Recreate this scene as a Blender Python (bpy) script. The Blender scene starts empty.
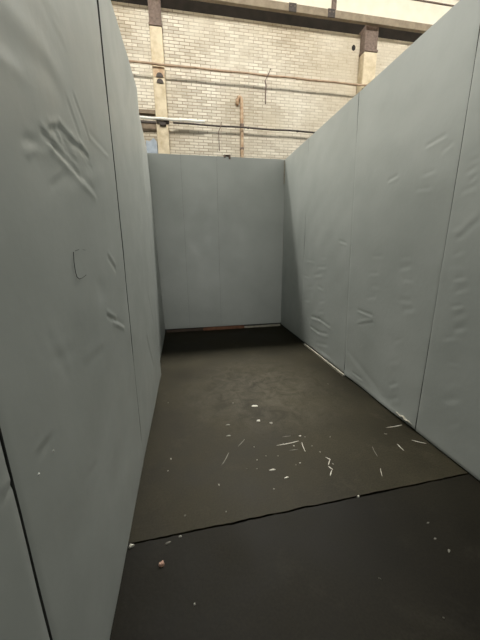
import bpy, bmesh, math, random
import numpy as np
from mathutils import Vector, Matrix, noise

random.seed(7)
rng = np.random.default_rng(7)
scene = bpy.context.scene
COL = scene.collection

# ------------------------------------------------------------------ camera
F_PX, PITCH, YAW, ROLL = 281.77, math.radians(14.04), math.radians(10.48), math.radians(-0.59)
CAM = np.array([0.0, 0.0, 1.5])
fw = np.array([math.sin(YAW) * math.cos(PITCH), math.cos(YAW) * math.cos(PITCH), -math.sin(PITCH)])
r0 = np.array([math.cos(YAW), -math.sin(YAW), 0.0])
u0 = np.cross(r0, fw)
RT = r0 * math.cos(ROLL) + u0 * math.sin(ROLL)
UP = -r0 * math.sin(ROLL) + u0 * math.cos(ROLL)
cd = bpy.data.cameras.new('camera')
cd.sensor_width = 36.0
cd.lens = F_PX / 640 * 36
cd.clip_start = 0.02
cam = bpy.data.objects.new('camera', cd)
COL.objects.link(cam)
M = Matrix.Identity(4)
for i in range(3):
    M[i][0], M[i][1], M[i][2], M[i][3] = RT[i], UP[i], -fw[i], CAM[i]
cam.matrix_world = M
scene.camera = cam


def ray(x, y):
    return fw + RT * (x - 240) / F_PX + UP * (320 - y) / F_PX


def on_floor(x, y, z=0.0):
    d = ray(x, y)
    return CAM + d * (z - 1.5) / d[2]


def on_x(X, x, y):
    d = ray(x, y)
    return CAM + d * X / d[0]


def on_y(Y, x, y):
    d = ray(x, y)
    return CAM + d * Y / d[1]


# ------------------------------------------------------------------ helpers
def link(o, parent=None):
    COL.objects.link(o)
    if parent is not None:
        o.parent = parent
    return o


def tag(o, label=None, cat=None, group=None, kind=None):
    if label: o['label'] = label
    if cat: o['category'] = cat
    if group: o['group'] = group
    if kind: o['kind'] = kind
    return o


def empty(name, loc=(0, 0, 0), label=None, cat=None, group=None, kind=None):
    o = bpy.data.objects.new(name, None)
    o.location = loc
    o.empty_display_size = 0.05
    COL.objects.link(o)
    return tag(o, label, cat, group, kind)


def obj(name, bm, mat, parent=None, smooth=False, bevel=0):
    """bm holds world coordinates; a child gets them relative to its parent's location"""
    me = bpy.data.meshes.new(name)
    if parent is not None:
        off = Vector((0, 0, 0))
        p = parent
        while p is not None:
            off += p.location
            p = p.parent
        bmesh.ops.translate(bm, verts=bm.verts, vec=-off)
    bmesh.ops.recalc_face_normals(bm, faces=bm.faces)
    bm.to_mesh(me)
    bm.free()
    me.materials.append(mat)
    if smooth:
        for p in me.polygons: p.use_smooth = True
    o = bpy.data.objects.new(name, me)
    link(o, parent)
    if bevel:
        b = o.modifiers.new('bevel', 'BEVEL')
        b.width = bevel
        b.segments = 2
        b.limit_method = 'ANGLE'
    return o


def recenter(o):
    """put a top-level mesh's origin at the middle of its base"""
    me = o.data
    n = len(me.vertices)
    co = np.empty(n * 3)
    me.vertices.foreach_get('co', co)
    co = co.reshape(-1, 3)
    c = np.array([(co[:, 0].min() + co[:, 0].max()) / 2, (co[:, 1].min() + co[:, 1].max()) / 2, co[:, 2].min()])
    me.vertices.foreach_set('co', (co - c).ravel())
    o.location = c
    me.update()
    return o


def box(bm, x0, x1, y0, y1, z0, z1):
    v = [bm.verts.new((x, y, z)) for x in (x0, x1) for y in (y0, y1) for z in (z0, z1)]
    for f in ((0, 1, 3, 2), (4, 6, 7, 5), (0, 4, 5, 1), (2, 3, 7, 6), (0, 2, 6, 4), (1, 5, 7, 3)):
        bm.faces.new([v[i] for i in f])
    return bm


def tube(bm, pts, r, seg=10, cap=True):
    """round bar along a polyline; r may be a list"""
    pts = [Vector(p) for p in pts]
    rs = r if isinstance(r, (list, tuple)) else [r] * len(pts)
    rings = []
    for i, p in enumerate(pts):
        a = pts[max(i - 1, 0)]
        b = pts[min(i + 1, len(pts) - 1)]
        t = (b - a).normalized()
        ref = Vector((0, 0, 1)) if abs(t.z) < 0.9 else Vector((1, 0, 0))
        n = t.cross(ref).normalized()
        m = t.cross(n).normalized()
        rings.append([bm.verts.new(p + (n * math.cos(k * 2 * math.pi / seg) + m * math.sin(k * 2 * math.pi / seg)) * rs[i]) for k in range(seg)])
    for A, B in zip(rings, rings[1:]):
        for k in range(seg):
            bm.faces.new((A[k], A[(k + 1) % seg], B[(k + 1) % seg], B[k]))
    if cap:
        bm.faces.new(rings[0])
        bm.faces.new(rings[-1][::-1])
    return bm


def prism(bm, poly, extr):
    """closed polygon (list of 3D points) extruded by a vector"""
    e = Vector(extr)
    a = [bm.verts.new(Vector(p)) for p in poly]
    b = [bm.verts.new(Vector(p) + e) for p in poly]
    n = len(a)
    bm.faces.new(a[::-1])
    bm.faces.new(b)
    for i in range(n):
        bm.faces.new((a[i], a[(i + 1) % n], b[(i + 1) % n], b[i]))
    return bm


# ------------------------------------------------------------------ materials
def new_mat(name):
    m = bpy.data.materials.new(name)
    m.use_nodes = True
    nt = m.node_tree
    return m, nt, nt.nodes['Principled BSDF']


def nd(nt, t, **kw):
    n = nt.nodes.new(t)
    for k, v in kw.items():
        if k in n.inputs:
            n.inputs[k].default_value = v
        else:
            setattr(n, k, v)
    return n


def ramp(nt, src, stops):
    r = nt.nodes.new('ShaderNodeValToRGB')
    e = r.color_ramp.elements
    while len(e) < len(stops): e.new(0.5)
    for i, (p, c) in enumerate(stops):
        e[i].position = p
        e[i].color = c if len(c) == 4 else (*c, 1)
    nt.links.new(src, r.inputs['Fac'])
    return r.outputs['Color']


def mix(nt, fac, a, b, blend='MIX'):
    m = nt.nodes.new('ShaderNodeMix')
    m.data_type = 'RGBA'
    m.blend_type = blend
    for sock, v in ((m.inputs[0], fac), (m.inputs[6], a), (m.inputs[7], b)):
        if isinstance(v, (int, float)):
            sock.default_value = v
        elif isinstance(v, tuple):
            sock.default_value = v if len(v) == 4 else (*v, 1)
        else:
            nt.links.new(v, sock)
    return m.outputs[2]


def simple_mat(name, c1, c2, scale=8.0, rough=0.6, bump=0.15, detail=6.0, metallic=0.0, lo=0.35, hi=0.7, bump_scale=None, dist=0.004):
    m, nt, b = new_mat(name)
    tc = nd(nt, 'ShaderNodeNewGeometry')
    n = nd(nt, 'ShaderNodeTexNoise', Scale=scale, Detail=detail, Roughness=0.6)
    nt.links.new(tc.outputs['Position'], n.inputs['Vector'])
    nt.links.new(ramp(nt, n.outputs['Fac'], [(lo, c1), (hi, c2)]), b.inputs['Base Color'])
    b.inputs['Roughness'].default_value = rough
    b.inputs['Metallic'].default_value = metallic
    if bump:
        n2 = nd(nt, 'ShaderNodeTexNoise', Scale=bump_scale or scale * 4, Detail=4.0)
        nt.links.new(tc.outputs['Position'], n2.inputs['Vector'])
        bp = nd(nt, 'ShaderNodeBump', Strength=bump, Distance=dist)
        nt.links.new(n2.outputs['Fac'], bp.inputs['Height'])
        nt.links.new(bp.outputs['Normal'], b.inputs['Normal'])
    return m


def panel_mat():
    m, nt, b = new_mat('grey_green_painted_sheet')
    g = nd(nt, 'ShaderNodeNewGeometry')
    n = nd(nt, 'ShaderNodeTexNoise', Scale=1.7, Detail=5.0, Roughness=0.55)
    nt.links.new(g.outputs['Position'], n.inputs['Vector'])
    base = ramp(nt, n.outputs['Fac'], [(0.3, (0.322, 0.344, 0.328)), (0.72, (0.382, 0.404, 0.388))])
    # small scuffs and pale specks in the paint
    s = nd(nt, 'ShaderNodeTexNoise', Scale=42.0, Detail=3.0, Roughness=0.7)
    nt.links.new(g.outputs['Position'], s.inputs['Vector'])
    sf = ramp(nt, s.outputs['Fac'], [(0.74, (0, 0, 0)), (0.80, (1, 1, 1))])
    base = mix(nt, sf, base, (0.47, 0.48, 0.46))
    nt.links.new(base, b.inputs['Base Color'])
    r = nd(nt, 'ShaderNodeTexNoise', Scale=5.0, Detail=5.0)
    nt.links.new(g.outputs['Position'], r.inputs['Vector'])
    nt.links.new(ramp(nt, r.outputs['Fac'], [(0.3, (0.40, 0.40, 0.40)), (0.7, (0.56, 0.56, 0.56))]), b.inputs['Roughness'])
    f = nd(nt, 'ShaderNodeTexNoise', Scale=26.0, Detail=5.0)
    nt.links.new(g.outputs['Position'], f.inputs['Vector'])
    bp = nd(nt, 'ShaderNodeBump', Strength=0.10, Distance=0.006)
    nt.links.new(f.outputs['Fac'], bp.inputs['Height'])
    nt.links.new(bp.outputs['Normal'], b.inputs['Normal'])
    return m


def floor_mat(name, dark, light):
    m, nt, b = new_mat(name)
    g = nd(nt, 'ShaderNodeNewGeometry')
    n = nd(nt, 'ShaderNodeTexNoise', Scale=1.3, Detail=8.0, Roughness=0.62)
    nt.links.new(g.outputs['Position'], n.inputs['Vector'])
    base = ramp(nt, n.outputs['Fac'], [(0.36, dark), (0.64, tuple(c * 1.12 for c in light))])
    # chalky dust drifts
    d = nd(nt, 'ShaderNodeTexNoise', Scale=3.4, Detail=9.0, Roughness=0.72, Distortion=0.5)
    nt.links.new(g.outputs['Position'], d.inputs['Vector'])
    df = ramp(nt, d.outputs['Fac'], [(0.55, (0, 0, 0)), (0.80, (0.55, 0.55, 0.55))])
    base = mix(nt, df, base, tuple(min(1, c * 1.7 + 0.006) for c in light))
    # plaster dust trodden into the middle of the booth
    vd = nd(nt, 'ShaderNodeVectorMath', operation='DISTANCE')
    nt.links.new(g.outputs['Position'], vd.inputs[0])
    vd.inputs[1].default_value = (0.75, 2.75, 0.0)
    dm = ramp(nt, vd.outputs['Value'], [(0.25, (1, 1, 1)), (1.0, (0, 0, 0))])
    d2 = nd(nt, 'ShaderNodeTexNoise', Scale=6.0, Detail=8.0, Roughness=0.7, Distortion=0.8)
    nt.links.new(g.outputs['Position'], d2.inputs['Vector'])
    dn = ramp(nt, d2.outputs['Fac'], [(0.38, (0, 0, 0)), (0.75, (0.75, 0.75, 0.75))])
    base = mix(nt, mix(nt, 1.0, dm, dn, 'MULTIPLY'), base, (0.085, 0.076, 0.056))
    sp = nd(nt, 'ShaderNodeTexNoise', Scale=95.0, Detail=2.0)
    nt.links.new(g.outputs['Position'], sp.inputs['Vector'])
    sf = ramp(nt, sp.outputs['Fac'], [(0.35, (0.72, 0.72, 0.72)), (0.62, (1, 1, 1))])
    base = mix(nt, 1.0, base, sf, 'MULTIPLY')
    nt.links.new(base, b.inputs['Base Color'])
    nt.links.new(ramp(nt, n.outputs['Fac'], [(0.3, (0.50, 0.50, 0.50)), (0.7, (0.72, 0.72, 0.72))]), b.inputs['Roughness'])
    b.inputs['Specular IOR Level'].default_value = 0.07
    bp = nd(nt, 'ShaderNodeBump', Strength=0.25, Distance=0.004)
    f = nd(nt, 'ShaderNodeTexNoise', Scale=38.0, Detail=6.0)
    nt.links.new(g.outputs['Position'], f.inputs['Vector'])
    nt.links.new(f.outputs['Fac'], bp.inputs['Height'])
    nt.links.new(bp.outputs['Normal'], b.inputs['Normal'])
    return m


def brick_mat():
    m, nt, b = new_mat('cream_painted_brick')
    g = nd(nt, 'ShaderNodeNewGeometry')
    sx = nd(nt, 'ShaderNodeSeparateXYZ')
    nt.links.new(g.outputs['Position'], sx.inputs[0])
    cx = nd(nt, 'ShaderNodeCombineXYZ')
    nt.links.new(sx.outputs['X'], cx.inputs['X'])
    nt.links.new(sx.outputs['Z'], cx.inputs['Y'])
    br = nd(nt, 'ShaderNodeTexBrick')
    br.inputs['Scale'].default_value = 1.0
    br.inputs['Brick Width'].default_value = 0.235
    br.inputs['Row Height'].default_value = 0.0665
    br.inputs['Mortar Size'].default_value = 0.0075
    br.inputs['Mortar Smooth'].default_value = 0.25
    br.inputs['Bias'].default_value = -0.2
    br.inputs['Color1'].default_value = (0.74, 0.70, 0.605, 1)
    br.inputs['Color2'].default_value = (0.46, 0.41, 0.33, 1)
    br.inputs['Mortar'].default_value = (0.27, 0.225, 0.165, 1)
    nt.links.new(cx.outputs[0], br.inputs['Vector'])
    # paint that has filled the joints here and there
    n = nd(nt, 'ShaderNodeTexNoise', Scale=0.9, Detail=7.0, Roughness=0.65)
    nt.links.new(g.outputs['Position'], n.inputs['Vector'])
    pf = ramp(nt, n.outputs['Fac'], [(0.42, (0.0, 0.0, 0.0)), (0.66, (0.75, 0.75, 0.75))])
    # plaster skim to the right
    mr = nd(nt, 'ShaderNodeMapRange')
    mr.inputs['From Min'].default_value = 2.2
    mr.inputs['From Max'].default_value = 4.2
    mr.inputs['To Max'].default_value = 0.75
    nt.links.new(sx.outputs['X'], mr.inputs['Value'])
    mx = nd(nt, 'ShaderNodeMath', operation='MAXIMUM')
    nt.links.new(pf, mx.inputs[0])
    nt.links.new(mr.outputs[0], mx.inputs[1])
    col = mix(nt, mx.outputs[0], br.outputs['Color'], (0.66, 0.615, 0.515))
    # chipped single bricks and grime
    w = nd(nt, 'ShaderNodeTexNoise', Scale=7.0, Detail=4.0, Roughness=0.7)
    nt.links.new(g.outputs['Position'], w.inputs['Vector'])
    wf = ramp(nt, w.outputs['Fac'], [(0.54, (0, 0, 0)), (0.70, (0.6, 0.6, 0.6))])
    col = mix(nt, wf, col, (0.40, 0.335, 0.255))
    st = nd(nt, 'ShaderNodeTexNoise', Scale=0.6, Detail=3.0)
    nt.links.new(g.outputs['Position'], st.inputs['Vector'])
    sf = ramp(nt, st.outputs['Fac'], [(0.38, (0.80, 0.76, 0.70)), (0.62, (1, 1, 1))])
    col = mix(nt, 1.0, col, sf, 'MULTIPLY')
    nt.links.new(col, b.inputs['Base Color'])
    b.inputs['Roughness'].default_value = 0.85
    inv = nd(nt, 'ShaderNodeMath', operation='SUBTRACT')
    inv.inputs[0].default_value = 1.0
    nt.links.new(br.outputs['Fac'], inv.inputs[1])
    bp = nd(nt, 'ShaderNodeBump', Strength=0.5, Distance=0.012)
    nt.links.new(inv.outputs[0], bp.inputs['Height'])
    nt.links.new(bp.outputs['Normal'], b.inputs['Normal'])
    return m


PANEL = panel_mat()
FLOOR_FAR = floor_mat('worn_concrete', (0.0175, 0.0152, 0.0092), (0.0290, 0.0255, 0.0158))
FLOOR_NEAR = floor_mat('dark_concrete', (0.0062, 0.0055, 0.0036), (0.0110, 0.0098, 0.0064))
FLOOR_HALL = FLOOR_FAR
BRICK = brick_mat()
GAP = simple_mat('dark_joint', (0.012, 0.014, 0.013), (0.03, 0.03, 0.028), rough=0.95, bump=0)
EDGE = simple_mat('gap_shade_edge', (0.035, 0.038, 0.036), (0.07, 0.072, 0.068), rough=0.95, bump=0)  # rims coloured dark for the shade inside the open seams
GROUT = simple_mat('dirty_joint', (0.012, 0.011, 0.009), (0.03, 0.027, 0.022), scale=30, rough=0.95, bump=0.4)
STUD = simple_mat('rough_board_core', (0.10, 0.09, 0.07), (0.16, 0.14, 0.11), rough=0.9, bump=0)
WOOD = simple_mat('red_brown_timber', (0.12, 0.048, 0.024), (0.20, 0.088, 0.046), scale=14, rough=0.75, bump=0.3)
WOOD_DARK = simple_mat('dark_timber', (0.035, 0.024, 0.018), (0.075, 0.05, 0.035), scale=14, rough=0.85, bump=0.3)
STRIP = simple_mat('dusty_white_strip', (0.24, 0.225, 0.18), (0.38, 0.36, 0.30), scale=20, rough=0.7, bump=0.1)
WHITE = simple_mat('chalk_white_paint', (0.62, 0.60, 0.53), (0.80, 0.78, 0.70), scale=20, rough=0.6, bump=0.1)
FLAKE = simple_mat('pale_plaster', (0.36, 0.345, 0.30), (0.60, 0.58, 0.51), scale=60, rough=0.8, bump=0.2)
FLAKE_GREY = simple_mat('grey_plaster', (0.12, 0.115, 0.095), (0.20, 0.19, 0.16), scale=60, rough=0.85, bump=0.2)
RED_CHIP = simple_mat('pink_brick_crumb', (0.36, 0.22, 0.16), (0.52, 0.34, 0.26), scale=120, rough=0.85, bump=0.4)
COLUMN = simple_mat('yellowed_column_paint', (0.46, 0.37, 0.235), (0.68, 0.59, 0.43), scale=5, rough=0.8, bump=0.2, detail=9, lo=0.3, hi=0.6)
RUST = simple_mat('purple_brown_steel', (0.125, 0.090, 0.072), (0.24, 0.175, 0.140), scale=18, rough=0.75, bump=0.3)
RUST_ORANGE = simple_mat('rust_stained_pipe', (0.40, 0.25, 0.15), (0.66, 0.53, 0.37), scale=9, rough=0.8, bump=0.3)
PIPE_TAN = simple_mat('tan_painted_pipe', (0.27, 0.18, 0.115), (0.45, 0.33, 0.22), scale=6, rough=0.7, bump=0.15)
PIPE_CREAM = simple_mat('cream_painted_pipe', (0.42, 0.33, 0.22), (0.58, 0.48, 0.34), scale=6, rough=0.75, bump=0.15)
PIPE_WHITE = simple_mat('white_painted_pipe', (0.70, 0.69, 0.64), (0.84, 0.82, 0.76), scale=6, rough=0.5, bump=0.1)
DARK_STEEL = simple_mat('dark_steel', (0.035, 0.028, 0.025), (0.085, 0.065, 0.055), scale=20, rough=0.7, bump=0.2)
GIRDER = simple_mat('cream_girder_paint', (0.78, 0.72, 0.58), (0.86, 0.80, 0.67), scale=3, rough=0.7, bump=0.1)
GIRDER_EDGE = simple_mat('shade_toned_flange', (0.22, 0.175, 0.12), (0.32, 0.26, 0.185), scale=7, rough=0.75, bump=0.15)  # darkened to carry the flange's shade below the bright web
RECESS = simple_mat('shade_dark_recess', (0.014, 0.012, 0.012), (0.030, 0.025, 0.024), scale=4, rough=0.95, bump=0.2)  # near-black colour stands in for shade in the recess and hole
BLUE = simple_mat('blue_grey_sheet', (0.26, 0.31, 0.38), (0.40, 0.46, 0.53), scale=6, rough=0.6, bump=0.1)
BRONZE = simple_mat('grey_brown_shade_and_ledge', (0.17, 0.13, 0.09), (0.27, 0.21, 0.15), scale=9, rough=0.8, bump=0.2)  # ledge colour, also stands in for shade in the opening
NAIL = simple_mat('bare_metal_head', (0.45, 0.45, 0.42), (0.62, 0.62, 0.58), scale=40, rough=0.4, bump=0, metallic=0.3)

# ------------------------------------------------------------------ booth
XL, XR, YB, H = -0.39, 1.82, 5.27, 3.03
XLB = -0.46                      # left end of the back wall
Y_NEAR = -2.9
LBREAK = 3.35                    # the left wall steps back here


def left_x(y, z):
    if y <= LBREAK:
        return XL
    t = (y - LBREAK) / (YB - LBREAK)
    top = -0.425 - 0.105 * t
    bot = -0.430 - 0.035 * t
    return bot + (top - bot) * z / H


def seg_field(A, Z, p0, p1):
    d = np.array([p1[0] - p0[0], p1[1] - p0[1]])
    L = max(np.hypot(*d), 1e-6)
    d = d / L
    t = (A - p0[0]) * d[0] + (Z - p0[1]) * d[1]
    s = -(A - p0[0]) * d[1] + (Z - p0[1]) * d[0]
    over = np.maximum(np.maximum(-t, t - L), 0)
    return s, over


def crease(A, Z, p0, p1, w, depth):
    s, over = seg_field(A, Z, p0, p1)
    fade = np.exp(-(over / (1.6 * w)) ** 2)
    return fade * depth * (-np.exp(-(s / w) ** 2) + 0.65 * np.exp(-((s - 1.7 * w) / (1.1 * w)) ** 2))


def dimple(A, Z, c, ra, rz, depth):
    return -depth * np.exp(-((A - c[0]) / ra) ** 2 - ((Z - c[1]) / rz) ** 2)


def wave(A, Z, seed, scale, amp):
    out = np.zeros_like(A)
    r = np.random.default_rng(seed)
    for k in range(7):
        th = r.uniform(0, math.pi)
        fr = scale * r.uniform(0.6, 1.8)
        out += np.sin((A * math.cos(th) + Z * math.sin(th)) * fr * 2 * math.pi + r.uniform(0, 6.28)) / 7
    return out * amp * 1.8


def panel(parent, side, a0, a1, z0, z1, step, feats, seed, lift=0.0, gap=0.004, lean0=0.0, lean1=0.0, curl=0.0, soft=0.5, roll=(0.005, 0.005), open0=0.0, open1=0.0):
    """one sheet of the booth lining; a runs along the wall, z up. lean = shift of the edge in a per metre of height"""
    na = max(4, int((a1 - a0) / step)); nz = max(4, int((z1 - z0) / step))
    u = np.linspace(0, 1, na + 1); v = np.linspace(0, 1, nz + 1)
    U, V = np.meshgrid(u, v)
    Z = z0 + (z1 - z0) * V
    e0 = a0 + gap + lean0 * (Z - 1.5) + open0 * np.clip(Z - 1.15, -0.9, 2); e1 = a1 - gap + lean1 * (Z - 1.5) - open1 * np.clip(Z - 1.15, -0.9, 2)
    A = e0 + (e1 - e0) * U
    D = np.full_like(A, 0.010 + lift)
    D += wave(A, Z, seed, 0.55, 0.0035) + wave(A, Z, seed + 50, 2.2, 0.0009)
    D -= roll[0] * np.clip(1 - (A - e0) / 0.018, 0, 1) ** 2 + roll[1] * np.clip(1 - (e1 - A) / 0.018, 0, 1) ** 2
    D -= 0.004 * np.clip(1 - (Z - z0) / 0.02, 0, 1) ** 2
    if curl:
        D += curl * np.clip(1 - (Z - z0) / 0.10, 0, 1) ** 2 * (0.5 + 0.5 * np.sin(A * 7 + seed))
    for f in feats:
        if f[0] == 'c':
            D += soft * crease(A, Z, f[1], f[2], f[3], f[4])
        else:
            D += dimple(A, Z, f[1], f[2], f[3], f[4])
    D = np.maximum(D, 0.002)
    n = (na + 1) * (nz + 1)
    if side == 'L':
        base = np.vectorize(left_x)(A, Z)
        P = np.stack([base + D, A, Z], -1)
        bk = np.stack([base + 0.001, A, Z], -1)
    elif side == 'R':
        P = np.stack([XR - D, A, Z], -1)
        bk = np.stack([np.full_like(A, XR - 0.001), A, Z], -1)
    else:
        P = np.stack([A, YB - D, Z], -1)
        bk = np.stack([A, np.full_like(A, YB - 0.001), Z], -1)
    idx = np.arange(n).reshape(nz + 1, na + 1)
    faces = np.stack([idx[:-1, :-1], idx[:-1, 1:], idx[1:, 1:], idx[1:, :-1]], -1).reshape(-1, 4)
    ring = np.concatenate([idx[0, :], idx[1:, -1], idx[-1, -2::-1], idx[-2:0:-1, 0]])
    bverts = bk.reshape(-1, 3)[ring]
    m = len(ring)
    k = np.arange(m)
    rim = np.stack([n + m + k, n + m + (k + 1) % m, n + (k + 1) % m, n + k], -1)
    verts = np.concatenate([P.reshape(-1, 3), bverts, P.reshape(-1, 3)[ring]])
    allf = np.concatenate([faces, rim])
    me = bpy.data.meshes.new('wall_panel')
    me.from_pydata(verts.tolist(), [], allf.tolist())
    want = {'L': Vector((1, 0, 0)), 'R': Vector((-1, 0, 0)), 'B': Vector((0, -1, 0))}[side]
    mid = me.polygons[len(faces) // 2]
    if mid.normal.dot(want) < 0:
        me.flip_normals()
    me.materials.append(PANEL)
    me.materials.append(EDGE)
    for p in me.polygons[len(faces):]: p.material_index = 1
    for p in me.polygons: p.use_smooth = True
    o = bpy.data.objects.new('wall_panel', me)
    link(o, parent)
    return o


def Lp(x, y):
    q = on_x(XL, x, y); return (q[1], q[2])


def Rp(x, y):
    q = on_x(XR, x, y); return (q[1], q[2])


def Bp(x, y):
    q = on_y(YB, x, y); return (q[0], q[2])


def LC(x0, y0, x1, y1, w, d): return ('c', Lp(x0, y0), Lp(x1, y1), w, d)
def RC(x0, y0, x1, y1, w, d): return ('c', Rp(x0, y0), Rp(x1, y1), w, d)


# --- left wall
wall_left = empty('wall_left', kind='structure', label='grey-green booth wall on the left, dented sheets with a dark open joint')
bm = bmesh.new(); box(bm, XL - 0.05, XL, Y_NEAR, LBREAK - 0.012, 0, H - 0.004)
obj('wall_core', bm, GAP, wall_left)
bm = bmesh.new()
ys = (LBREAK - 0.012, YB + 0.02)
pl = []
for y in ys:
    for z in (0, H - 0.004):
        x = left_x(max(y, LBREAK + 1e-6), z)
        pl.append((x, y, z)); pl.append((x - 0.05, y, z))
v = [bm.verts.new(p) for p in pl]
for f in ((0, 1, 3, 2), (4, 6, 7, 5), (0, 4, 5, 1), (2, 3, 7, 6), (0, 2, 6, 4), (1, 5, 7, 3)):
    bm.faces.new([v[i] for i in f])
obj('wall_core', bm, GAP, wall_left)

big = [  # the crumpled patch and its long diagonal folds
    LC(40, 133, 52, 147, 0.010, 0.009), LC(52, 147, 68, 163, 0.010, 0.009), LC(68, 163, 78, 177, 0.012, 0.006),
    LC(48, 129, 58, 128, 0.009, 0.008), LC(58, 128, 70, 142, 0.010, 0.010), LC(70, 142, 80, 151, 0.010, 0.010),
    LC(78, 146, 86, 157, 0.009, 0.010), LC(52, 130, 57, 140, 0.008, 0.005),
    LC(50, 150, 92, 196, 0.016, -0.007), LC(25, 152, 49, 148, 0.014, -0.006), LC(28, 142, 47, 150, 0.012, 0.003),
    LC(73, 100, 86, 135, 0.012, 0.0035), LC(66, 104, 76, 132, 0.013, 0.003),
    LC(88, 138, 106, 157, 0.011, -0.004), LC(40, 4, 60, 45, 0.02, 0.002), LC(46, 8, 55, 22, 0.014, 0.0015),
    LC(2, 34, 45, 72, 0.035, 0.0035), LC(14, 22, 60, 76, 0.04, -0.002), LC(45, 72, 58, 95, 0.03, 0.002),
    LC(0, 62, 12, 70, 0.02, -0.004),
    LC(107, 258, 113, 268, 0.012, 0.007), LC(106, 316, 114, 321, 0.010, 0.008), LC(112, 322, 122, 328, 0.012, -0.007),
    LC(37, 451, 43, 443, 0.012, 0.003), LC(86, 474, 93, 465, 0.014, 0.0015), LC(45, 340, 62, 372, 0.02, 0.0015),
    LC(52, 360, 66, 352, 0.02, 0.0015), LC(85, 365, 100, 350, 0.02, 0.0015), LC(50, 185, 62, 176, 0.012, 0.003),
    LC(70, 192, 100, 172, 0.03, -0.003),
    ('d', Lp(100, 290), 0.06, 0.05, 0.004), ('d', Lp(40, 165), 0.10, 0.08, 0.004), ('d', Lp(66, 150), 0.05, 0.05, 0.005), LC(58, 132, 66, 146, 0.007, 0.004), LC(64, 150, 74, 160, 0.007, 0.004), LC(30, 155, 44, 146, 0.010, 0.003), LC(76, 150, 84, 161, 0.007, -0.004), LC(80, 155, 90, 168, 0.008, 0.003), LC(56, 158, 72, 172, 0.010, -0.003),
]
panel(wall_left, 'L', Y_NEAR, 0.566, 0.0, H, 0.012, [('c', Lp(0, 494), Lp(4, 487), 0.008, 0.006)], 3, gap=0.005, roll=(0, 0.002))
panel(wall_left, 'L', 0.566, 1.895, 0.0, H, 0.0095, big, 11, gap=0.0044, lean1=0.035, open1=0.0044, roll=(0.002, 0.001))
panel(wall_left, 'L', 1.895, LBREAK, 0.0, H, 0.014,
      [LC(148, 300, 152, 320, 0.03, 0.004), LC(146, 340, 152, 365, 0.03, 0.006), LC(118, 420, 130, 440, 0.03, 0.003)], 17, gap=0.0044, lean0=0.035, open0=0.0044, roll=(0.001, 0.004))
panel(wall_left, 'L', LBREAK + 0.002, YB - 0.012, 0.0, H, 0.03, [], 23)
# three-sided knife cut and nail heads
bm = bmesh.new()
for cut, rad in (([(73.5, 252), (74, 262), (75.5, 272), (77, 277)], [0.0010, 0.0012, 0.0010, 0.0014]),
                 ([(77, 277), (79.5, 279), (83, 277.5), (86, 275)], [0.0014, 0.0012, 0.0008, 0.0011]),
                 ([(75, 251), (79, 249.5)], [0.0007, 0.0006]), ([(83, 249.8), (85.5, 250)], [0.0006, 0.0005])):
    tube(bm, [tuple(on_x(XL + 0.0125, *c)) for c in cut], rad, 6)
c = obj('cut_line', bm, GAP, wall_left); tag(c, 'three-sided dark knife cut in the sheet')
for (x, y) in ((48.5, 451.5), (33.5, 475)):
    p = Lp(x, y)
    bm = bmesh.new(); bmesh.ops.create_uvsphere(bm, u_segments=10, v_segments=6, radius=0.0035)
    bmesh.ops.translate(bm, verts=bm.verts, vec=(XL + 0.011, p[0], p[1]))
    obj('nail_head', bm, NAIL, wall_left, smooth=True)

# --- right wall
wall_right = empty('wall_right', kind='structure', label='grey-green booth wall on the right, quilted with small dents')
bm = bmesh.new(); box(bm, XR, XR + 0.05, Y_NEAR, YB + 0.07, 0, H - 0.004)
obj('wall_core', bm, GAP, wall_right)
rr = random.Random(5)


def ladder(px, y0, y1, n, w, d, tilt=2):
    """a row of short sideways dents one above another"""
    out = []
    for k in range(n):
        y = y0 + (y1 - y0) * (k + rr.uniform(-0.2, 0.2)) / max(n - 1, 1)
        x = px + rr.uniform(-4, 4)
        L = rr.uniform(2.5, 7)
        out.append(RC(x - L / 2, y + tilt * 0.3 + rr.uniform(-1, 1), x + L / 2, y - tilt * 0.3 + rr.uniform(-1, 1), w * rr.uniform(0.8, 1.3), 0.6 * d * rr.uniform(0.3, 1.3)))
    return out


r_near = ladder(472, 150, 190, 5, 0.012, 0.006, 3) + ladder(462, 225, 330, 9, 0.016, 0.005) + ladder(455, 340, 420, 5, 0.018, 0.004) \
    + [RC(478, 222, 462, 236, 0.02, 0.004)]
r_mid = [RC(429, 145, 445, 136, 0.012, 0.005), RC(445, 150, 452, 144, 0.014, 0.003), RC(426, 174, 434, 171, 0.015, 0.003), RC(420, 189, 430, 188, 0.015, 0.003),
         RC(360, 310, 372, 315, 0.012, 0.006), RC(360, 322, 372, 320, 0.014, -0.004), RC(391, 180, 398, 176, 0.012, 0.006)] \
    + ladder(408, 258, 310, 6, 0.018, 0.004, 0) + ladder(375, 255, 300, 4, 0.02, 0.003, 0) + ladder(398, 345, 400, 4, 0.02, 0.005, 3) \
    + [RC(350, 352, 378, 388, 0.035, 0.003), RC(354, 373, 362, 379, 0.010, 0.006)]
r_far = [RC(313, 317, 320, 319, 0.016, 0.008), RC(320, 319, 330, 326, 0.016, 0.006), RC(312, 327, 319, 332, 0.016, 0.008), RC(319, 332, 327, 334, 0.018, 0.006), RC(318, 343, 327, 345, 0.02, 0.004),
         RC(322, 351, 330, 356, 0.02, 0.003), RC(341, 241, 346, 243, 0.012, 0.006)] + ladder(322, 255, 310, 6, 0.018, 0.005, -1) + ladder(309, 262, 300, 4, 0.018, 0.004, -1)
panel(wall_right, 'R', Y_NEAR, 1.765, 0.012, H, 0.013, r_near, 31, gap=0.003, roll=(0.0, 0.0012))
panel(wall_right, 'R', 1.765, 2.955, 0.020, H, 0.0125, r_mid, 37, gap=0.0025, lean1=0.055, curl=0.010, roll=(0.0012, 0.001))
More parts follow.
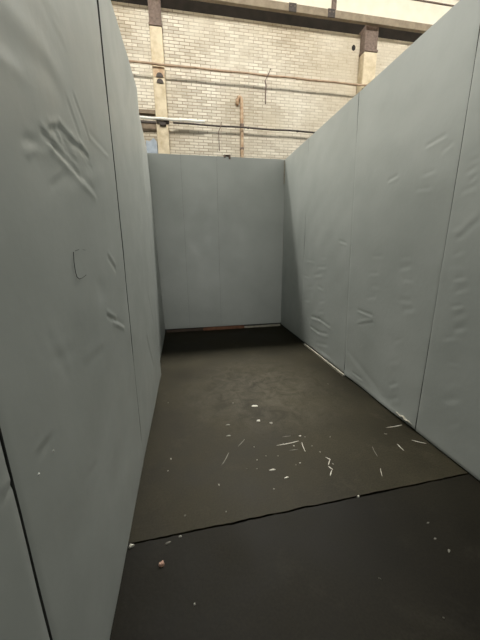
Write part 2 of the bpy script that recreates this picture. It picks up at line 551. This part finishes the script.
panel(wall_right, 'R', 2.955, 4.25, 0.035, H, 0.0145, r_far, 41, gap=0.0008, lean0=0.055, curl=0.006, roll=(0.001, 0.0005))
panel(wall_right, 'R', 4.25, YB - 0.012, 0.035, H, 0.025, [RC(292, 280, 298, 285, 0.03, 0.005)], 43, gap=0.0006, roll=(0.0005, 0.0))
# torn, curled lip at the foot of the second sheet
bm = bmesh.new()
P0, P1 = on_x(XR - 0.012, 396, 413), on_x(XR - 0.012, 412, 426)
N = 14
rows = []
for i in range(N + 1):
    t = i / N
    b0 = P0 + (P1 - P0) * t
    b0[2] = 0.046 + 0.016 * math.sin(3.1 * t) + 0.006 * math.sin(17 * t)
    wd = 0.020 * math.sin(math.pi * (0.06 + 0.9 * t)) ** 0.7
    row = []
    for j in range(6):
        s = j / 5
        row.append(bm.verts.new((b0[0] - wd * math.sin(s * 2.2) * 0.75, b0[1] + 0.006 * math.sin(9 * t + j), b0[2] - wd * (s * 1.1 - 0.5 * s * s))))
    rows.append(row)
for A, B in zip(rows, rows[1:]):
    for j in range(5):
        bm.faces.new((A[j], A[j + 1], B[j + 1], B[j]))
o = obj('torn_lip', bm, STRIP, wall_right, smooth=True)
so = o.modifiers.new('solid', 'SOLIDIFY'); so.thickness = 0.0015
tag(o, 'torn pale edge of sheet curled out near the floor')
# pale corner strip at the top of the far corner
bm = bmesh.new(); box(bm, XR - 0.028, XR - 0.012, YB - 0.03, YB - 0.012, 2.63, H - 0.02)
o = obj('corner_strip', bm, STRIP, wall_right); tag(o, 'pale strip at the top of the far corner')

# --- back wall
wall_back = empty('wall_back', kind='structure', label='grey booth end wall closing the far end below the brick wall')
bm = bmesh.new(); box(bm, -0.60, XR + 0.05, YB, YB + 0.07, 0, H - 0.004)
obj('wall_core', bm, GAP, wall_back)
for a0, a1, sd in ((-0.59, 0.0, 51), (0.0, 0.60, 53), (0.60, XR - 0.002, 57)):
    panel(wall_back, 'B', a0, a1, 0.060, H, 0.03, [], sd, gap=0.0006, roll=(0.0006, 0.0006))

# ------------------------------------------------------------------ floor
floor = empty('floor', kind='structure', label='dark worn concrete floor with one open joint across it')
jx = np.linspace(-3.5, 6.0, 381)


def joint_y(x): return 1.243 + (x + 0.38) * 0.026


def jag(x, s, a):
    return a * (noise.noise(Vector((x * 9.0, s, 0))) + 0.6 * noise.noise(Vector((x * 31.0, s + 4, 0))))


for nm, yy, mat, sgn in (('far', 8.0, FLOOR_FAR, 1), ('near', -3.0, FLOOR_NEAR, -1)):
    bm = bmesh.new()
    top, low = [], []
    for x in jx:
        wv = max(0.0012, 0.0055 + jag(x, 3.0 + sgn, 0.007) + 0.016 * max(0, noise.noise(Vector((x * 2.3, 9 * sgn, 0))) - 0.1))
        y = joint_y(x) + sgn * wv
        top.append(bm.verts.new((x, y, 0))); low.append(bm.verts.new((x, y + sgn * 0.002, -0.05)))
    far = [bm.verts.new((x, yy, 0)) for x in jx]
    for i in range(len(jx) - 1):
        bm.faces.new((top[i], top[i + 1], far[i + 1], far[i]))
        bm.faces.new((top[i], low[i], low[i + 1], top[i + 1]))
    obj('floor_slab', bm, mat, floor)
bm = bmesh.new(); box(bm, -3.5, 6.0, 1.0, 1.6, -0.06, -0.014)
obj('joint_filling', bm, GROUT, floor)

# loose strips at the foot of the walls
def strip(name, x0, x1, y0, y1, z0, z1, mat, label, cat, bevel=0.002):
    bm = bmesh.new(); box(bm, x0, x1, y0, y1, z0, z1)
    o = obj(name, bm, mat, None, bevel=bevel)
    recenter(o)
    return tag(o, label, cat)


xa, xb = Bp(203, 331)[0], Bp(244, 329)[0]
strip('timber_batten', XLB + 0.03, xa, YB - 0.030, YB - 0.002, 0.0, 0.048, WOOD_DARK, 'almost black timber batten under the left half of the end wall', 'batten')
strip('timber_batten', xa + 0.004, xb, YB - 0.040, YB - 0.002, 0.0, 0.054, WOOD, 'red-brown timber batten under the middle of the end wall', 'batten')
strip('white_batten', xb + 0.004, XR - 0.03, YB - 0.034, YB - 0.002, 0.008, 0.044, STRIP, 'thin white batten under the right end of the end wall', 'batten').location.z = 0.0
strip('white_skirting_strip', XR - 0.030, XR - 0.006, 2.86, 4.05, 0.0, 0.022, STRIP, 'long white wooden strip along the foot of the right wall', 'skirting strip')

# ------------------------------------------------------------------ hall beyond
YH = 8.0
wall_far = empty('wall_far', (0, YH, 0), kind='structure', label='cream painted brick wall of the hall above the booth')
bm = bmesh.new(); box(bm, -3.5, 9.5, YH, YH + 0.4, 0, 6.77)
obj('brickwork', bm, BRICK, wall_far)
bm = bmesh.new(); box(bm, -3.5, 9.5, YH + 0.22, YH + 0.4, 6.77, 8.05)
obj('dark_recess', bm, RECESS, wall_far)  # recess coloured near black in place of shade


def Hp(x, y, Y=YH):
    q = on_y(Y, x, y); return q


# columns with rusty steel tops
def column(x0, x1, yf, zt, zr, label):
    c = empty('building_column', ((x0 + x1) / 2, (yf + YH) / 2, 0), label, 'column', 'columns of the brick hall wall')
    bm = bmesh.new(); box(bm, x0, x1, yf, YH, 0, zr)
    obj('shaft', bm, COLUMN, c, bevel=0.015)
    bm = bmesh.new(); box(bm, x0 + 0.004, x1 - 0.004, yf + 0.02, YH + 0.1, zr, zt)
    box(bm, x0 - 0.010, x1 + 0.010, yf - 0.010, YH, zr + 0.01, zr + 0.06)
    s = obj('steel_cap', bm, RUST, c, bevel=0.006)
    tag(s, 'purple-brown steel top of the column')
    for k in range(9):
        for sx in (0.15, 0.85):
            bm = bmesh.new()
            bmesh.ops.create_uvsphere(bm, u_segments=8, v_segments=5, radius=0.012)
            zz = zr + 0.1 + (zt - zr - 0.14) * k / 8
            bmesh.ops.translate(bm, verts=bm.verts, vec=(x0 + (x1 - x0) * sx, yf + 0.02, zz))
            obj('rivet', bm, RUST, s, smooth=True)
    return c


YF = 7.76
a, b_ = Hp(150.5, 45, YF), Hp(163.0, 45, YF)
zr = Hp(156, 26, YF)[2]
colL = column(a[0], b_[0], YF, 6.93, zr, 'yellowed column with brown steel top at the left of the brick wall')
xl0, xl1 = a[0], b_[0]
a, b_ = Hp(365.5, 40, YF), Hp(378.5, 40, YF)
zr2 = Hp(371, 52, YF)[2]
colR = column(a[0], b_[0], YF, 6.86, zr2, 'yellowed column with brown steel top just above the right booth wall')
# rusty saddle with two half-round openings on the left column
zc0, zc1 = Hp(158, 84, YF)[2], Hp(158, 67, YF)[2]
bm = bmesh.new(); box(bm, xl0 + 0.02, xl1 - 0.01, YF - 0.014, YF + 0.01, zc0 + 0.13, zc1)
s = obj('pipe_saddle', bm, RUST_ORANGE, colL, bevel=0.003); tag(s, 'rust-stained plate on the column')
for (zb, up) in ((Hp(160, 77.5, YF)[2], 1), (Hp(160, 83.5, YF)[2], 1)):
    bm = bmesh.new()
    cx0 = (xl0 + xl1) / 2 + 0.02
    poly = [(cx0 + 0.078 * math.cos(t), YF - 0.016, zb + up * 0.085 * math.sin(t)) for t in np.linspace(0, math.pi, 13)]
    prism(bm, poly, (0, -0.012, 0))
    obj('half_round_lug', bm, DARK_STEEL, colL)
zk = Hp(163, 122, YF)[2]
bm = bmesh.new(); box(bm, xl0 + 0.01, xl1 + 0.03, YF - 0.05, YF + 0.01, zk - 0.035, zk + 0.02)
box(bm, xl0 + 0.08, xl1 - 0.05, YF - 0.075, YF, zk - 0.09, zk - 0.03)
obj('pipe_bracket', bm, DARK_STEEL, colL, bevel=0.004)

# crane girder over the brickwork
YG = 7.62
zfb, zft = Hp(330, 17, YG)[2], Hp(330, 9, YG)[2]
gd = empty('crane_girder', (3, YG + 0.1, zfb), 'cream crane girder with lower flange toned darker for shade running above the brick wall', 'girder')
bm = bmesh.new(); box(bm, -3.5, 9.5, YG, YG + 0.09, zfb, zft)
obj('lower_flange', bm, GIRDER_EDGE, gd, bevel=0.006)
bm = bmesh.new(); box(bm, -3.5, 9.5, YG + 0.06, YG + 0.09, zft, zft + 0.62)
obj('web', bm, GIRDER, gd)
bm = bmesh.new(); box(bm, -3.5, 9.5, YG + 0.01, YG + 0.22, zft + 0.62, zft + 0.655)
obj('upper_flange', bm, RUST, gd, bevel=0.004)
bm = bmesh.new(); box(bm, -3.5, 9.5, YG + 0.08, YG + 0.15, zft + 0.655, zft + 0.80)
obj('rail', bm, RUST, gd, bevel=0.008)
zl = Hp(442, 4, YG + 0.05)[2]
bm = bmesh.new(); box(bm, -3.5, 9.5, YG + 0.04, YG + 0.06, zl - 0.012, zl + 0.012)
obj('web_bead', bm, RUST, gd)
for px in (292.5, 331.5, 412 + 60):
    X = Hp(px, 13, YG)[0]
    bm = bmesh.new(); box(bm, X - 0.09, X + 0.09, YG - 0.014, YG + 0.01, zfb - 0.008, zft + 0.004)
    jp = obj('joint_plate', bm, DARK_STEEL, gd, bevel=0.003)
    for dx in (-0.05, 0.05):
        bm = bmesh.new()
        bmesh.ops.create_uvsphere(bm, u_segments=8, v_segments=5, radius=0.011)
        bmesh.ops.translate(bm, verts=bm.verts, vec=(X + dx, YG - 0.015, (zfb + zft) / 2 + 0.02))
        obj('bolt_head', bm, GIRDER_EDGE, jp, smooth=True)
    if px < 300: continue
    bm = bmesh.new(); box(bm, X - 0.05 + 0.07, X + 0.05 + 0.07, YG + 0.01, YG + 0.06, zft, zft + 0.62)
    obj('web_stiffener', bm, RUST, gd)

# pipes along the wall
def pipe(x0, x1, z, Y, r, mat, label, name='wall_pipe', clips=()):
    p = empty(name, ((x0 + x1) / 2, Y, z), label, 'pipe', 'pipes along the brick wall')
    bm = bmesh.new()
    n = 26
    tube(bm, [(x0 + (x1 - x0) * i / n, Y, z + 0.006 * math.sin(i * 1.7)) for i in range(n + 1)], r, 12)
    obj('pipe_run', bm, mat, p, smooth=True)
    for x in clips:
        bm = bmesh.new()
        tube(bm, [(x - 0.02, Y, z), (x + 0.02, Y, z)], r * 1.35, 12)
        obj('pipe_coupling', bm, mat, p)
    return p


Z1 = Hp(268, 75.5, 7.68)[2]
pipe(-3.3, Hp(368, 84, 7.68)[0], Z1, 7.68, 0.024, PIPE_TAN, 'uppermost tan pipe crossing the brick wall between the columns', clips=(0.9, 2.9))
Z3 = Hp(180, 120, 7.66)[2]
pipe(-3.3, Hp(205, 122, 7.66)[0], Z3, 7.66, 0.028, PIPE_WHITE, 'bright white pipe crossing the left column on a bracket', clips=(0.05,))
Z3b = Hp(250, 128, 7.80)[2]
pipe(xl1 + 0.12, 9.3, Z3b, 7.80, 0.020, DARK_STEEL, 'thin dark pipe running right from the white pipe', clips=(1.7, 3.0))

# rusty upright pipe with a bent top
xv = Hp(242, 110, 7.9)[0]
zt_, zb_ = Hp(242, 96, 7.9)[2], 0.0
v_ = empty('upright_pipe', (xv, 7.94, zb_), 'rust-stained upright pipe with bent top on the brick wall', 'pipe')
bm = bmesh.new()
pts = [(xv + 0.01, 7.94, zb_), (xv, 7.94, zt_ - 0.10)] + [(xv - 0.055 + 0.055 * math.cos(t), 7.94, zt_ - 0.10 + 0.09 * math.sin(t)) for t in np.linspace(0.3, 2.9, 8)] + [(xv - 0.11, 7.94, zt_ - 0.17)]
tube(bm, pts, 0.042, 10)
obj('pipe_run', bm, RUST_ORANGE, v_, smooth=True)
for z in (zt_ - 0.62, zt_ - 1.15):
    bm = bmesh.new(); tube(bm, [(xv, 7.94, z - 0.025), (xv, 7.94, z + 0.025)], 0.052, 10); pass
    obj('pipe_clip', bm, RUST, v_)

# thin dark hooks
def hook(pts_px, Y, r, label):
    bm = bmesh.new()
    tube(bm, [tuple(Hp(x, y, Y)) for x, y in pts_px], r, 8)
    o = obj('wire_hook', bm, RUST, None, smooth=True)
    recenter(o)
    return tag(o, label, 'hook', 'wire hooks on the wall pipes')


hook([(270.5, 69), (269, 73), (267, 77), (265, 81), (266, 85), (265.5, 92), (265.5, 104)], 7.64, 0.016, 'bent brown wire hook hanging over the uppermost tan pipe')
hook([(221.5, 122), (220.5, 127), (218.5, 132), (219, 140), (219.5, 151)], 7.76, 0.010, 'bent brown wire hook hanging from the thin dark pipe')

# dark disc coloured as the shade inside a vent hole by the right column
q = Hp(353.5, 48)
bm = bmesh.new()
prism(bm, [(q[0] + 0.050 * math.cos(t), YH - 0.012, q[2] + 0.062 * math.sin(t)) for t in np.linspace(0, 2 * math.pi, 17)[:-1]], (0, 0.013, 0))
o = obj('vent_hole_disc', bm, RECESS); recenter(o); tag(o, 'small round dark disc for the shade in a wall hole left of the right column', 'vent')

# dark panel coloured as shade in an opening, and blue sheet left of the left column
x0, x1 = Hp(142, 126, 7.97)[0], xl0 - 0.005
sh = empty('shaded_hatch', ((x0 + x1) / 2, YH - 0.03, 4.2), 'grey-brown panel for the shade in an open hatch between the left booth wall and the left column', 'hatch')
z0, z1 = Hp(148, 131, 7.97)[2], Hp(148, 118.5, 7.97)[2]
bm = bmesh.new(); box(bm, x0 - 0.5, x1, YH - 0.03, YH + 0.02, z0, z1 - 0.10)
obj('shade_panel', bm, BRONZE, sh)
bm = bmesh.new(); box(bm, x0 - 0.5, x1, YH - 0.06, YH, z1 - 0.10, z1 - 0.055)
obj('lintel', bm, DARK_STEEL, sh)
bm = bmesh.new(); box(bm, x0 - 0.5, x1, YH - 0.10, YH, z1 + 0.08, z1 + 0.16)
obj('ledge', bm, BRONZE, sh, bevel=0.005)
p0, p1 = Hp(148, 153, 7.9), Hp(157.5, 139, 7.9)
bm = bmesh.new()
prism(bm, [(p0[0] - 0.02, 7.9, 3.1), (p1[0], 7.9, 3.1), (p1[0] - 0.02, 7.9, p1[2] - 0.06), (p1[0] - 0.09, 7.9, p1[2] + 0.02), (p0[0] + 0.06, 7.9, p1[2] - 0.06), (p0[0] - 0.03, 7.9, p1[2] - 0.04)], (0, 0.09, 0))
o = obj('blue_board', bm, BLUE); recenter(o); tag(o, 'blue-grey board standing against bricks beside the left column', 'board')

# clip on the top edge of the end wall
q = on_y(YB - 0.02, 227, 156)
bm = bmesh.new()
for dx in (-0.055, 0.03):
    box(bm, q[0] + dx, q[0] + dx + 0.03, YB - 0.026, YB + 0.09, H - 0.015 + (0 if dx < 0 else -0.02), H + 0.028)
box(bm, q[0] - 0.055, q[0] + 0.06, YB - 0.022, YB + 0.08, H + 0.020, H + 0.027)
o = obj('metal_clip', bm, RUST); recenter(o); tag(o, 'small dark metal clip on the top edge of the end wall', 'clip')

# ------------------------------------------------------------------ crumbs and flakes on the floor
def flake(name, px, py, L, W, ang, label, group, mat=FLAKE, h=0.004, seed=0, cat='flake', bend=0.0):
    """an irregular chip lying on the floor; L, W in metres, ang in degrees from +X"""
    r = random.Random(seed * 31 + int(px * 7 + py))
    c = on_floor(px, py)
    n = 11
    L *= 0.85; W *= 0.62
    a = math.radians(ang)
    bm = bmesh.new()
    bot, top = [], []
    for k in range(n):
        t = 2 * math.pi * k / n
        rad = r.uniform(0.72, 1.12)
        x = L / 2 * math.cos(t) * rad; y = W / 2 * math.sin(t) * rad + bend * (x / (L / 2)) ** 2 * L
        p = (c[0] + x * math.cos(a) - y * math.sin(a), c[1] + x * math.sin(a) + y * math.cos(a))
        bot.append(bm.verts.new((p[0], p[1], 0.0003)))
        q = (c[0] + (p[0] - c[0]) * 0.84, c[1] + (p[1] - c[1]) * 0.84)
        top.append(bm.verts.new((q[0], q[1], h * r.uniform(0.6, 1.2))))
    bm.faces.new(bot[::-1])
    mid = bm.verts.new((c[0], c[1], h * 1.15))
    for k in range(n):
        bm.faces.new((bot[k], bot[(k + 1) % n], top[(k + 1) % n], top[k]))
        bm.faces.new((top[k], top[(k + 1) % n], mid))
    o = obj(name, bm, mat)
    recenter(o)
    o.location.z = 0.0003
    return tag(o, label, cat, group)


GP = 'plaster flakes on the floor'
G2 = 'long splinters on the floor'


def stick(p0, p1, w, label, mat=FLAKE, h=0.004, name='pale_splinter', cat='splinter'):
    a, b = on_floor(*p0), on_floor(*p1)
    d = b - a
    L = float(np.hypot(d[0], d[1])) * 1.1
    w *= 0.72
    return flake(name, (p0[0] + p1[0]) / 2, (p0[1] + p1[1]) / 2, L, w, math.degrees(math.atan2(d[1], d[0])), label, G2, mat, h * 0.7, cat=cat, bend=0.03)


flake('plaster_flake', 255, 406, 0.085, 0.050, -12, 'largest white flake, farthest up the middle of the floor', GP)
flake('plaster_flake', 258.5, 421, 0.048, 0.045, 10, 'compact white flake just nearer than the largest one', GP, h=0.007)
flake('plaster_flake', 271, 423, 0.040, 0.05, 0, 'dull grey flake right of the compact white flake', GP, FLAKE_GREY)
flake('plaster_flake', 228, 425, 0.045, 0.035, 0, 'farther of two grey flakes left of the middle', GP, FLAKE_GREY)
flake('plaster_flake', 228.5, 436, 0.048, 0.030, 0, 'nearer of two grey flakes left of the middle', GP, FLAKE_GREY)
stick((238, 447), (246, 438), 0.018, 'slanting grey splinter at the upper left of the scattered flakes', FLAKE_GREY)
stick((222, 466), (230, 451), 0.016, 'longer slanting grey splinter at the far left of the scattered flakes', FLAKE_GREY)
flake('plaster_flake', 272.5, 470, 0.060, 0.020, 0, 'flat white flake lying crosswise below the long white splinter', GP)
flake('plaster_flake', 286.5, 478, 0.040, 0.020, 8, 'small bright white flake nearest the floor joint', GP, h=0.006)
stick((274, 446.5), (301, 441), 0.015, 'long white splinter lying crosswise in the middle of the floor')
stick((301, 441), (305, 452), 0.012, 'short white splinter crossing the right tip of the long one')
stick((288, 451), (300, 449), 0.012, 'short grey splinter just under the long white one', FLAKE_GREY)
stick((282, 437), (292, 436), 0.012, 'short grey splinter just beyond the long white one', FLAKE_GREY)
flake('plaster_flake', 300, 436, 0.028, 0.022, 0, 'small white flake beyond the right tip of the long splinter', GP)
stick((325, 457), (331, 460), 0.016, 'top piece of the white squiggle of splinters on the right')
stick((330, 459), (328, 466), 0.016, 'second piece of the white squiggle of splinters on the right')
stick((328, 466), (333, 470), 0.018, 'third piece of the white squiggle of splinters on the right')
stick((332, 469), (330, 476), 0.020, 'nearest piece of the white squiggle of splinters on the right')
stick((386, 428), (404, 425), 0.014, 'pale splinter beside the torn foot of the right wall')
stick((410, 440), (427, 444), 0.014, 'pale splinter touching the right wall joint near the floor')
stick((396, 443), (404, 451), 0.013, 'short pale splinter left of the one by the right wall')
stick((371, 445), (378, 458), 0.010, 'thin grey splinter pointing toward the joint on the right', FLAKE_GREY)
stick((380, 467), (382, 477), 0.010, 'thin pale splinter close beyond the joint on the right')
flake('plaster_flake', 385.5, 434, 0.035, 0.02, -30, 'small pale flake left of the splinter by the torn foot', GP, FLAKE_GREY)
flake('plaster_crumb', 131.5, 546.5, 0.034, 0.026, 20, 'pale crumb where the joint meets the left wall', GP, h=0.012, cat='crumb')
flake('plaster_crumb', 168, 543.5, 0.045, 0.018, 12, 'grey crumb on the near lip of the joint at left', GP, FLAKE_GREY, h=0.006, cat='crumb')
flake('plaster_crumb', 180.5, 537, 0.020, 0.014, 12, 'tiny pale crumb in the joint near its left end', GP, h=0.008, cat='crumb')
flake('plaster_crumb', 358, 497, 0.026, 0.018, 12, 'pale crumb in the middle of the joint', GP, h=0.008, cat='crumb')
flake('brick_crumb', 161.7, 565, 0.042, 0.034, 10, 'pinkish brick crumb on the near slab at left', None, RED_CHIP, h=0.016, cat='crumb')
flake('plaster_crumb', 194.6, 604.5, 0.009, 0.015, 0, 'white crumb on the near slab toward the bottom', GP, h=0.006, cat='crumb')
flake('plaster_crumb', 428, 523, 0.020, 0.012, 0, 'farthest grey crumb of three on the near slab at right', GP, FLAKE_GREY, cat='crumb')
flake('plaster_crumb', 435, 539, 0.020, 0.014, 0, 'middle grey crumb of three on the near slab at right', GP, FLAKE_GREY, cat='crumb')
flake('plaster_crumb', 449, 551, 0.024, 0.020, 30, 'nearest grey crumb of three on the near slab at right', GP, FLAKE_GREY, cat='crumb')
flake('plaster_crumb', 380, 579, 0.018, 0.008, -40, 'lone grey crumb in the middle of the near slab', GP, FLAKE_GREY, cat='crumb')
flake('plaster_crumb', 443.5, 618, 0.009, 0.007, -40, 'grey crumb at the bottom right of the near slab', GP, FLAKE_GREY, cat='crumb')
for k, (x, y, g) in enumerate([(254, 447, 0), (257, 460, 0), (266, 456, 1), (247, 469, 1), (257, 469, 1), (274, 489, 0), (300, 463, 0), (296, 465, 1), (330, 437, 1),
                               (219, 485, 0), (171, 459, 0), (168, 471, 0), (168, 403, 1), (185, 516, 1), (283, 444, 1), (294, 446, 0), (305, 437, 1), (278, 456, 1),
                               (312, 446, 1), (320, 452, 1), (333, 464, 1), (226, 512, 1), (233, 403, 1), (328, 384, 1)]):
    flake('plaster_speck', x, y, random.uniform(0.012, 0.022), random.uniform(0.010, 0.016), random.uniform(0, 180),
          'tiny pale speck of plaster scattered on the far slab', 'plaster specks on the far slab', FLAKE_GREY if g else FLAKE, h=0.004, cat='speck')

# ------------------------------------------------------------------ light
def area(name, loc, target, sx, sy, power, color, spread=180):
    l = bpy.data.lights.new(name, 'AREA')
    l.shape = 'RECTANGLE'
    l.size, l.size_y = sx, sy
    l.energy = power
    l.color = color
    l.spread = math.radians(spread)
    o = bpy.data.objects.new(name, l)
    o.location = loc
    o.rotation_euler = (Vector(target) - Vector(loc)).to_track_quat('-Z', 'Y').to_euler()
    COL.objects.link(o)
    return o


# daylight of the roof glazing beyond the crane girder
area('high_window_daylight', (2.0, 9.0, 10.2), (2.0, 4.85, 0.6), 14, 2.1, 1180, (1.0, 0.97, 0.89), spread=58)
# added narrow fill light, source unseen, brightens only the brick wall
area('brick_fill_light', (3.0, -6.0, 10.5), (3.0, 8.0, 5.9), 16, 1.2, 212, (1.0, 0.955, 0.865), spread=34)

# added soft fill light behind the camera, brightens the end wall
area('end_wall_fill_light', (0.9, -5.0, 2.6), (0.7, 5.2, 0.9), 3.0, 1.6, 6, (1.0, 0.98, 0.92), spread=32)

w = bpy.data.worlds.new('world')
scene.world = w
w.use_nodes = True
bg = w.node_tree.nodes['Background']
# glow of the unseen hall, shaped to brighten the upper booth walls
wt = w.node_tree
tcw = wt.nodes.new('ShaderNodeTexCoord')
sxw = wt.nodes.new('ShaderNodeSeparateXYZ')
wt.links.new(tcw.outputs['Generated'], sxw.inputs[0])
elev = ramp(wt, sxw.outputs['Z'], [(0.0, (0.09, 0.09, 0.085)), (0.30, (1.0, 0.975, 0.87)), (0.48, (1.0, 0.97, 0.86)), (0.66, (0.15, 0.15, 0.14)), (1.0, (0.09, 0.09, 0.085))])
hx = wt.nodes.new('ShaderNodeMapRange')
hx.inputs['From Min'].default_value = -1.0
wt.links.new(sxw.outputs['X'], hx.inputs['Value'])
side = ramp(wt, hx.outputs[0], [(0.0, (0.92, 0.92, 0.92)), (0.30, (0.55, 0.55, 0.55)), (0.5, (0.25, 0.25, 0.25)), (0.7, (0.5, 0.5, 0.5)), (1.0, (1.0, 1.0, 1.0))])
hy = wt.nodes.new('ShaderNodeMapRange')
hy.inputs['From Min'].default_value = -1.0
wt.links.new(sxw.outputs['Y'], hy.inputs['Value'])
fore = ramp(wt, hy.outputs[0], [(0.0, (0.75, 0.75, 0.75)), (0.30, (0.55, 0.55, 0.55)), (0.5, (0.85, 0.85, 0.85)), (0.75, (1.25, 1.25, 1.25))])
wt.links.new(mix(wt, 1.0, mix(wt, 1.0, elev, side, 'MULTIPLY'), fore, 'MULTIPLY'), bg.inputs['Color'])
bg.inputs['Strength'].default_value = 3.3

vs = scene.view_settings
vs.view_transform = 'Standard'
vs.look = 'None'
vs.gamma = 1.0
vs.exposure = 0.26
vs.use_curve_mapping = False
scene.cycles.max_bounces = 10
scene.cycles.diffuse_bounces = 6
